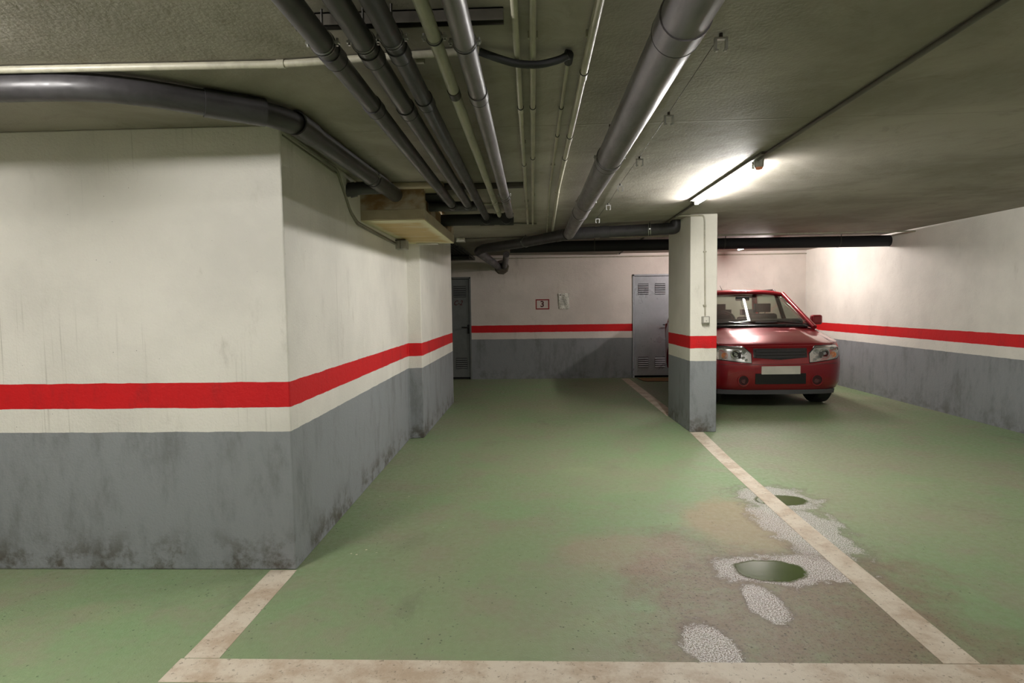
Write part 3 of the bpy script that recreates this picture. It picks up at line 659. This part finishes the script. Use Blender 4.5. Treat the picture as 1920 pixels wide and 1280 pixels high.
# ------------------------------------------------------------------ the red car
CX, CY, CL, HW = 3.375, 8.06, 3.18, .925
def vfront(u, z):                      # how far the nose has receded at side offset u and height z
    a = min(abs(u)/HW, 1.0)
    return .02 + .05*a*a + .21*a**7 + max(0, z-.60)*.16 + max(0, z-.84)**1*.9 + max(0, .34-z)*.35
def car():
    paint = NT('dark_red_car_paint')
    n = paint.noise(900, 2)
    paint.base(paint.mix(paint.ramp(n, .45, .6), srgb(146, 8, 26), srgb(122, 6, 22)))
    paint.b.inputs['Metallic'].default_value = .35; paint.rough(.34)
    paint.b.inputs['Coat Weight'].default_value = 1.0; paint.b.inputs['Coat Roughness'].default_value = .05
    red = paint.m
    dark = plain('dark_car_plastic', srgb(46, 44, 46), .5); cabin = plain('dark_cabin', srgb(20, 18, 19), .85)
    chrome = plain('bright_chrome', srgb(225, 225, 225), .12, 1.0); refl = plain('silver_reflector', srgb(205, 205, 205), .22, .9)
    amber = plain('amber_lens', srgb(235, 160, 110), .2)
    skid = plain('grey_underbody_guard', srgb(84, 84, 88), .45)
    gm = bpy.data.materials.new('car_glass'); gm.use_nodes = True; nt = gm.node_tree; nt.nodes.clear()
    o_ = nt.nodes.new('ShaderNodeOutputMaterial'); mx = nt.nodes.new('ShaderNodeMixShader'); tr = nt.nodes.new('ShaderNodeBsdfTransparent'); gl = nt.nodes.new('ShaderNodeBsdfGlossy'); fr = nt.nodes.new('ShaderNodeLayerWeight'); pw = nt.nodes.new('ShaderNodeMath'); pw.operation = 'MULTIPLY_ADD'; pq = nt.nodes.new('ShaderNodeMath'); pq.operation = 'POWER'; pq.inputs[1].default_value = 4
    tr.inputs[0].default_value = (.80, .84, .80, 1); gl.inputs['Roughness'].default_value = .02; fr.inputs[0].default_value = .5; pw.inputs[1].default_value = .7; pw.inputs[2].default_value = .05; nt.links.new(fr.outputs['Facing'], pq.inputs[0]); nt.links.new(pq.outputs[0], pw.inputs[0])
    nt.links.new(pw.outputs[0], mx.inputs[0]); nt.links.new(tr.outputs[0], mx.inputs[1]); nt.links.new(gl.outputs[0], mx.inputs[2]); nt.links.new(mx.outputs[0], o_.inputs[0])
    lens = gm.copy(); lens.name = 'clear_lens'; lens.node_tree.nodes['Transparent BSDF'].inputs[0].default_value = (.96, .96, .95, 1)
    t = thing('car', 'dark red sport utility car parked nose out behind the pillar', 'car', (CX, CY, 0))
    W = lambda u, v, z: (CX+u, CY+v, z)
    # --- lower body: stacked outlines from sill to shoulder, then a crowned bonnet and deck
    def outline(s, z_of, inset, n=30):
        pts = []
        zf = z_of(0)
        # front edge, left to right
        for i in range(n+1):
            a = math.pi/2*(1-2*i/n)
            u = -math.sin(a)*(HW-inset); u = -u if False else u
            z = z_of(.1); pts.append((u, vfront(u/(HW-inset)*HW, z)+inset*.8, None))
        # right side, front to back
        for i in range(1, 15):
            v = vfront(HW, z_of(.1))+inset*.8 + (CL-.16-vfront(HW, z_of(.1))-inset*1.6)*i/15
            pts.append((HW-inset-.035*max(0, v/CL-.7)/.3, v, None))
        for i in range(n+1):
            a = -math.pi/2+math.pi*i/n
            u = -math.sin(a)*(HW-inset-.035); r = abs(u)/(HW-inset-.035)
            pts.append((u, CL-inset*.8-.02-.16*r**5, None))
        for i in range(14, 0, -1):
            v = vfront(HW, z_of(.1))+inset*.8 + (CL-.16-vfront(HW, z_of(.1))-inset*1.6)*i/15
            pts.append((-(HW-inset-.035*max(0, v/CL-.7)/.3), v, None))
        return [(u, v, z_of(v)) for u, v, _ in pts]
    def shoulder(v):
        if v < .12: return .87
        if v < .95: return .87+(v-.12)/.83*.20
        return 1.07+min(1, (v-.95)/1.5)*.05
    rings = []
    for fr_, ins in ((0, .055), (.05, .022), (.16, .008), (.36, 0), (.55, -.004), (.74, .0), (.9, .012), (1.0, .032)):
        rings.append(outline(fr_, (lambda v, f_=fr_: .245+(shoulder(v)-.245)*f_), ins))
    top = rings[-1]; vmid = CL/2
    n = len(top); vs = [W(*p) for r in rings for p in r]
    fs = [(i*n+k, i*n+(k+1) % n, (i+1)*n+(k+1) % n, (i+1)*n+k) for i in range(len(rings)-1) for k in range(n)]
    last = (len(rings)-1)*n
    fs.append(tuple(last+i for i in range(n)))
    fs.append(tuple(range(n-1, -1, -1)))
    body = MB().add(vs, fs).build('body_shell', red, t)
    # wheel arches cut into the body
    cut = MB()
    for vv in (.66, 2.50):
        for s_ in (-1, 1): cut.tube([W(s_*.62, vv, .335), W(s_*1.1, vv, .335)], .395, 40)
    cu = cut.build('cutter', red); bo = body.modifiers.new('arch', 'BOOLEAN'); bo.operation = 'DIFFERENCE'; bo.object = cu; bo.solver = 'EXACT'
    dg = bpy.context.evaluated_depsgraph_get(); dg.update()
    me = bpy.data.meshes.new_from_object(body.evaluated_get(dg)); body.modifiers.clear(); body.data = me
    bpy.data.objects.remove(cu)
    me.polygons.foreach_set('use_smooth', [True]*len(me.polygons)); me.set_sharp_from_angle(angle=math.radians(34))
    me.materials.clear(); me.materials.append(red)
    MB().box(CX-.86, CX+.86, CY+.35, CY+CL-.3, .20, .27).build('underbody', dark, t)
    v_, f_ = [], []; NU, NV = 36, 22
    for j in range(NV+1):
        for i in range(NU+1):
            q = -1+2*i/NU; hw = .895-.010*j/NV; u = q*hw; v0 = vfront(u, .87)+.020; v = v0+(1.0-v0)*(j/NV)
            z = shoulder(v)-.002+.066*(1-abs(q)**2.4)*min(1, j/NV*3.2)**.55+.012*math.exp(-((abs(u)-.52)/.07)**2)*min(1, j/NV*2)
            v_.append(W(u, v, z))
    for j in range(NV):
        for i in range(NU): a = j*(NU+1)+i; f_.append((a, a+1, a+NU+2, a+NU+1))
    bn = MB().add(v_, f_).build('bonnet', red, t, smooth=60); sd = bn.modifiers.new('thick', 'SOLIDIFY'); sd.thickness = .012; sd.offset = -1
    # --- patches laid on the nose surface
    def patch(u0, u1, ztop, zbot, off, mat, name, parent=t, nu=18, nv=8, thick=.012, smooth=60):
        v_, f_ = [], []
        for j in range(nv+1):
            for i in range(nu+1):
                u = u0+(u1-u0)*i/nu; zt, zb = ztop(i/nu), zbot(i/nu); z = zb+(zt-zb)*j/nv
                v_.append(W(u, vfront(u, z)-off, z))
        m_ = len(v_)
        for j in range(nv+1):
            for i in range(nu+1):
                x, y_, z = v_[j*(nu+1)+i]; v_.append((x, y_+thick, z))
        for j in range(nv):
            for i in range(nu):
                a = j*(nu+1)+i; f_.append((a, a+1, a+nu+2, a+nu+1)); f_.append((a+m_, a+nu+1+m_, a+nu+2+m_, a+1+m_))
        for i in range(nu): a = i; f_.append((a, a+m_, a+1+m_, a+1)); a = nv*(nu+1)+i; f_.append((a, a+1, a+1+m_, a+m_))
        for j in range(nv): a = j*(nu+1); f_.append((a, a+nu+1, a+nu+1+m_, a+m_)); a += nu; f_.append((a, a+m_, a+nu+1+m_, a+nu+1))
        return MB().add(v_, f_).build(name, mat, parent, smooth=smooth)
    for s_ in (-1, 1):
        ze = lambda q, s_=s_: (q if s_ < 0 else 1-q)      # 0 at the outer end, 1 at the inner end
        ua, ub = (-.865, -.395) if s_ < 0 else (.395, .865)
        zt = lambda q: .868-.006*ze(q)-.05*max(0, .12-ze(q))/.12-.10*max(0, ze(q)-.80)/.2
        zb = lambda q: .700-.052*ze(q)+.03*max(0, .10-ze(q))/.1
        hl = patch(ua-.008, ub+.010, lambda q: zt(q)+.010, lambda q: zb(q)-.012, .004, M['gloss_black'], 'headlight')
        patch(ua, ub, zt, zb, .008, refl, 'reflector_bowl', hl)
        for (uc, zc, r, mt_) in ((.60, .765, .066, chrome), (.485, .79, .038, chrome), (.735, .745, .040, amber), (.80, .82, .030, chrome), (.725, .83, .024, chrome), (.50, .715, .022, chrome), (.46, .685, .018, chrome)):
            vf = CY+vfront(uc, zc)-.010
            m_ = MB().ring((CX+s_*uc, vf-.006, zc), (0, 1, 0), r*.86, r, .018, 28)
            m_.tube([(CX+s_*uc, vf+.004, zc), (CX+s_*uc, vf-.004, zc)], [r*.86, r*.55], 24)
            m_.tube([(CX+s_*uc, vf-.004, zc), (CX+s_*uc, vf-.018, zc)], [r*.42, r*.30], 18)
            m_.build('lamp_bowl', mt_, hl, smooth=30)
            if r > .06: MB().ring((CX+s_*uc, vf-.010, zc), (0, 1, 0), r*.50, r*.62, .02, 28).build('projector_rim', M['gloss_black'], hl, smooth=40)
        MB().box(CX+s_*.545-.018, CX+s_*.545+.018, CY+vfront(.54, .75)-.024, CY+vfront(.54, .75)-.004, .705, .79).build('lamp_divider', dark, hl, bevel=.004)
        patch(ua, ub, zt, zb, .034, lens, 'headlight_lens', hl, thick=.002)
        # bumper corner panel with round fog lamp, recess shade painted as a dark disc
        uc, zc = s_*.495, .405; vf = CY+vfront(uc, zc)
        fg = MB().ring((CX+uc, vf-.002, zc), (0, 1, 0), .066, .080, .018, 36).build('fog_lamp', red, t, smooth=40)
        MB().tube([(CX+uc, vf-.003, zc), (CX+uc, vf-.001, zc)], .067, 32).build('fog_shade_disc', plain('shaded_red_disc', srgb(44, 4, 8), .5), fg, smooth=40)
        MB().tube([(CX+uc, vf-.0035, zc-.012), (CX+uc, vf-.012, zc-.012)], [.034, .026], 28).build('fog_lens', plain('smoked_fog_lens', srgb(96, 60, 62), .15, .4), fg, smooth=40)
        b0, b1 = (-.68, -.36) if s_ < 0 else (.36, .68)
        q_ = lambda q: (q if s_ < 0 else 1-q)
        patch(b0, b1, lambda q: .520-.035*max(0, .3-q_(q))/.3, lambda q: .512-.045*max(0, .3-q_(q))/.3, .006, red, 'bumper_crease', nv=2)
    patch(-.36, .36, lambda q: .840, lambda q: .685+.03*abs(q-.5)*2, .006, M['gloss_black'], 'grille')
    for z in (.725, .765, .805): patch(-.33, .33, lambda q: z+.010, lambda q: z-.010, .020, dark, 'grille_bar', nv=2, thick=.016)
    patch(-.34, .34, lambda q: .50, lambda q: .355, .005, M['gloss_black'], 'lower_intake')
    patch(-.26, .26, lambda q: .60, lambda q: .49, .014, M['plastic_white'], 'blank_plate', nv=3)
    patch(-.80, .80, lambda q: .268, lambda q: .205, -.012, skid, 'bumper_guard', thick=.05)
    patch(-.90, .90, lambda q: .6265, lambda q: .6215, .0035, dark, 'bumper_seam', nv=1, nu=40)
    # bonnet shut lines
    for s_ in (-1, 1):
        pts_ = [W(s_*(.80-.07*k/10), .16+.78*k/10, shoulder(.16+.78*k/10)+.016) for k in range(11)]
        MB().tube(pts_, .0035, 6).build('bonnet_gap', dark, t)
    # --- cabin
    ZB = 1.115; base = lambda s_, v, w_: W(s_*w_, v, ZB)
    A0, A1 = (.80, .93), (.66, 1.62)          # windscreen bottom and top: half width, v
    ZR = 1.60
    R0, R1 = (.80, CL-.10), (.68, CL-.30)     # tailgate glass bottom and top
    def pil(p, q, r0, r1, name='cabin_pillar', mat=red):
        MB().tube([p, q], [r0, r1], 12).build(name, mat, t, smooth=50)
    for s_ in (-1, 1):
        pil(W(s_*.835, .86, ZB-.03), W(s_*.685, 1.64, ZR+.005), .040, .034)
        pil(W(s_*.84, 1.86, ZB-.02), W(s_*.70, 1.94, ZR+.01), .036, .032, mat=M['gloss_black'])
        pil(W(s_*.80, CL-.14, ZB-.03), W(s_*.69, CL-.30, ZR+.005), .060, .045)
        # side glass
        q = [W(s_*.855, .97, ZB-.01), W(s_*.83, CL-.2, ZB+.02), W(s_*.700, CL-.36, ZR-.01), W(s_*.695, 1.66, ZR-.01)]
        MB().add(q+[(x-s_*.004, y_, z) for x, y_, z in q], [(0, 1, 2, 3), (7, 6, 5, 4), (0, 4, 5, 1), (1, 5, 6, 2), (2, 6, 7, 3), (3, 7, 4, 0)]).build('side_glass', gm, t)
    def glass(b, t_, z0, z1, name):
        v_, f_ = [], []; N = 12
        for j in range(9):
            f = j/8; hw = b[0]+(t_[0]-b[0])*f; v0 = b[1]+(t_[1]-b[1])*f; z = z0+(z1-z0)*f
            for i in range(N+1):
                u = -hw+2*hw*i/N; bow = (.07 if b[1] < 2 else -.05)*(u/hw)**2
                v_.append(W(u, v0+bow, z))
        for j in range(8):
            for i in range(N): a = j*(N+1)+i; f_.append((a, a+1, a+N+2, a+N+1))
        g = MB().add(v_, f_).build(name, gm, t, smooth=60); sd = g.modifiers.new('thick', 'SOLIDIFY'); sd.thickness = .004
    glass((.80, .86), (.665, 1.60), ZB+.025, ZR-.005, 'windscreen')
    glass((.77, CL-.09), (.66, CL-.27), ZB+.06, ZR-.01, 'rear_glass')
    # black band at the foot of the windscreen, wipers
    v_, f_ = [], []
    for j, (vv, z) in enumerate(((.80, ZB-.012), (.885, ZB+.034))):
        for i in range(13): u = (-.82+1.64*i/12); v_.append(W(u, vv+.07*(u/.8)**2, z+(.012 if j == 0 else 0)*(1-(u/.8)**2)))
    for i in range(12): f_.append((i, i+1, i+14, i+13))
    cw = MB().add(v_, f_).build('scuttle_panel', M['gloss_black'], t, smooth=60); sd = cw.modifiers.new('thick', 'SOLIDIFY'); sd.thickness = .01; sd.offset = 1
    for u0, u1 in ((-.72, -.14), (-.02, .60)):
        wp = MB().tube([W(u0, .90+.06*(u0/.8)**2, ZB+.052), W((u0+u1)/2, .875, ZB+.057), W(u1, .86, ZB+.046)], .007, 8).build('wiper', M['rubber'], t, smooth=40)
        MB().tube([W(u1+.04, .83, ZB+.03), W((u0+u1)/2, .868, ZB+.066)], .008, 8).build('wiper_arm', M['gloss_black'], wp, smooth=40)
    for u in (-.36, .36): MB().tube([W(u, .70, 1.085+.035), W(u, .69, 1.085+.052)], [.012, .006], 10).build('washer_jet', M['gloss_black'], t, smooth=40)
    # roof
    v_, f_ = [], []; NU, NV = 18, 16
    for j in range(NV+1):
        f = j/NV; vv = 1.58+(CL-.25-1.58)*f; hw = .725-.02*abs(f-.5)*2
        zc = 1.605+.045*math.sin(math.pi*min(1, .14+f*.84)*1.0)
        for i in range(NU+1):
            q = -1+2*i/NU; v_.append(W(q*hw, vv+(.045*q*q if f < .5 else -.03*q*q)*(1-abs(2*f-1))**0*(1 if f in (0, 1) else 1)*(1-min(f, 1-f)*2), zc-.052*abs(q)**3.2-(.022 if j in (0, NV) else 0)))
    for j in range(NV):
        for i in range(NU): a = j*(NU+1)+i; f_.append((a, a+1, a+NU+2, a+NU+1))
    rf = MB().add(v_, f_).build('roof', red, t, smooth=60); sd = rf.modifiers.new('thick', 'SOLIDIFY'); sd.thickness = .045; sd.offset = 1
    for p in rf.data.polygons: pass
    for s_ in (-1, 1): MB().tube(fillet([W(s_*.63, 1.78, 1.62), W(s_*.63, 1.84, 1.672), W(s_*.625, CL-.55, 1.672), W(s_*.625, CL-.48, 1.62)], .04), .013, 10).build('roof_rail', M['gloss_black'], t, smooth=40)
    MB().tube([W(-.26, 1.66, 1.63), W(-.30, 1.70, 1.75)], [.006, .003], 8).build('antenna', M['rubber'], t, smooth=40)
    # interior: dark tub, dashboard, wheel, seats and headrests
    MB().box(CX-.78, CX+.78, CY+.95, CY+CL-.22, 1.06, 1.135).build('cabin_floor', cabin, t)
    MB().tube([W(-.72, 1.06, 1.125), W(.72, 1.06, 1.125)], .095, 20).build('dashboard', cabin, t, smooth=50)
    MB().ring(W(-.36, 1.26, 1.20), (0, .8, -.55), .150, .172, .022, 32).build('steering_wheel', M['rubber'], t, smooth=50)
    for u, v in ((-.36, 1.62), (.36, 1.62), (-.42, 2.42), (0, 2.42), (.42, 2.42)):
        hw = .23 if v < 2 else .19
        st_ = MB().box(CX+u-hw, CX+u+hw, CY+v-.06, CY+v+.08, 1.10, 1.29 if v < 2 else 1.22).build('seat_back', cabin, t, bevel=.05, bseg=4)
        MB().box(CX+u-.12, CX+u+.12, CY+v-.03, CY+v+.07, 1.31 if v < 2 else 1.25, 1.45 if v < 2 else 1.35).tube([W(u-.05, v+.02, 1.22), W(u-.05, v+.02, 1.33)], .007, 8).tube([W(u+.05, v+.02, 1.22), W(u+.05, v+.02, 1.33)], .007, 8).build('headrest', cabin, st_, bevel=.03, bseg=3)
    MB().box(CX-.11, CX+.11, CY+1.50, CY+1.53, 1.50, 1.565).build('rear_view_mirror', M['gloss_black'], t, bevel=.012)
    MB().tube(fillet([W(-.02, 1.50, 1.50), W(-.03, 1.49, 1.44), W(.0, 1.49, 1.39)], .03), .004, 8).build('hanging_charm', chrome, t, smooth=50)
    # side mirrors
    for s_ in (-1, 1):
        mm = MB().box(min(CX+s_*.90, CX+s_*1.06), max(CX+s_*.90, CX+s_*1.06), CY+1.06, CY+1.17, 1.12, 1.27).build('door_mirror', red, t, bevel=.035, bseg=4)
        MB().box(min(CX+s_*.82, CX+s_*.93), max(CX+s_*.82, CX+s_*.93), CY+1.09, CY+1.14, 1.12, 1.16).build('mirror_arm', M['gloss_black'], mm, bevel=.01)
    # wheels
    for vv in (.66, 2.50):
        for s_ in (-1, 1):
            c = Vector(W(s_*.775, vv, .330)); ax = Vector((s_, 0, 0))
            wh = MB(); prof = ((-.105, .235), (-.105, .305), (-.085, .326), (-.03, .330), (.03, .330), (.085, .326), (.105, .305), (.105, .235))
            SEG = 40; vv_, ff_ = [], []
            for (a_, r_) in prof:
                for k in range(SEG): an = 2*math.pi*k/SEG; vv_.append(c+Vector((s_*a_, math.cos(an)*r_, math.sin(an)*r_)))
            P_ = len(prof)
            for j in range(P_):
                for k in range(SEG): ff_.append((j*SEG+k, j*SEG+(k+1) % SEG, ((j+1) % P_)*SEG+(k+1) % SEG, ((j+1) % P_)*SEG+k))
            ty = wh.add(vv_, ff_).build('wheel', M['rubber'], t, smooth=40)
            rm = MB().ring(c+ax*.075, ax, .205, .238, .05, 40).tube([c+ax*.02, c+ax*.085], [.055, .045], 20)
            for k in range(5):
                an = 2*math.pi*k/5+.3; d = Vector((0, math.cos(an), math.sin(an))); rm.tube([c+ax*.075+d*.03, c+ax*.08+d*.215], [.030, .020], 8)
            rm.build('alloy_rim', refl, ty, smooth=40)
            MB().tube([c+ax*.0, c+ax*.02], .20, 32).build('brake_disc', dark, ty, smooth=40)
    # rear lamps and side details
    for s_ in (-1, 1):
        MB().box(min(CX+s_*.74, CX+s_*.885), max(CX+s_*.74, CX+s_*.885), CY+CL-.19, CY+CL-.10, .82, 1.10).build('rear_lamp', M['sign_red'], t, bevel=.02)
        for vv in (1.30, 2.05):
            MB().box(min(CX+s_*.915, CX+s_*.945), max(CX+s_*.915, CX+s_*.945), CY+vv, CY+vv+.16, .93, .955).build('door_handle', red, t, bevel=.008)
        for vv in (1.12, 1.92):
            MB().box(min(CX+s_*.915, CX+s_*.9300), max(CX+s_*.915, CX+s_*.9300), CY+vv, CY+vv+.006, .36, 1.06).build('door_gap', dark, t)
    return t
car()
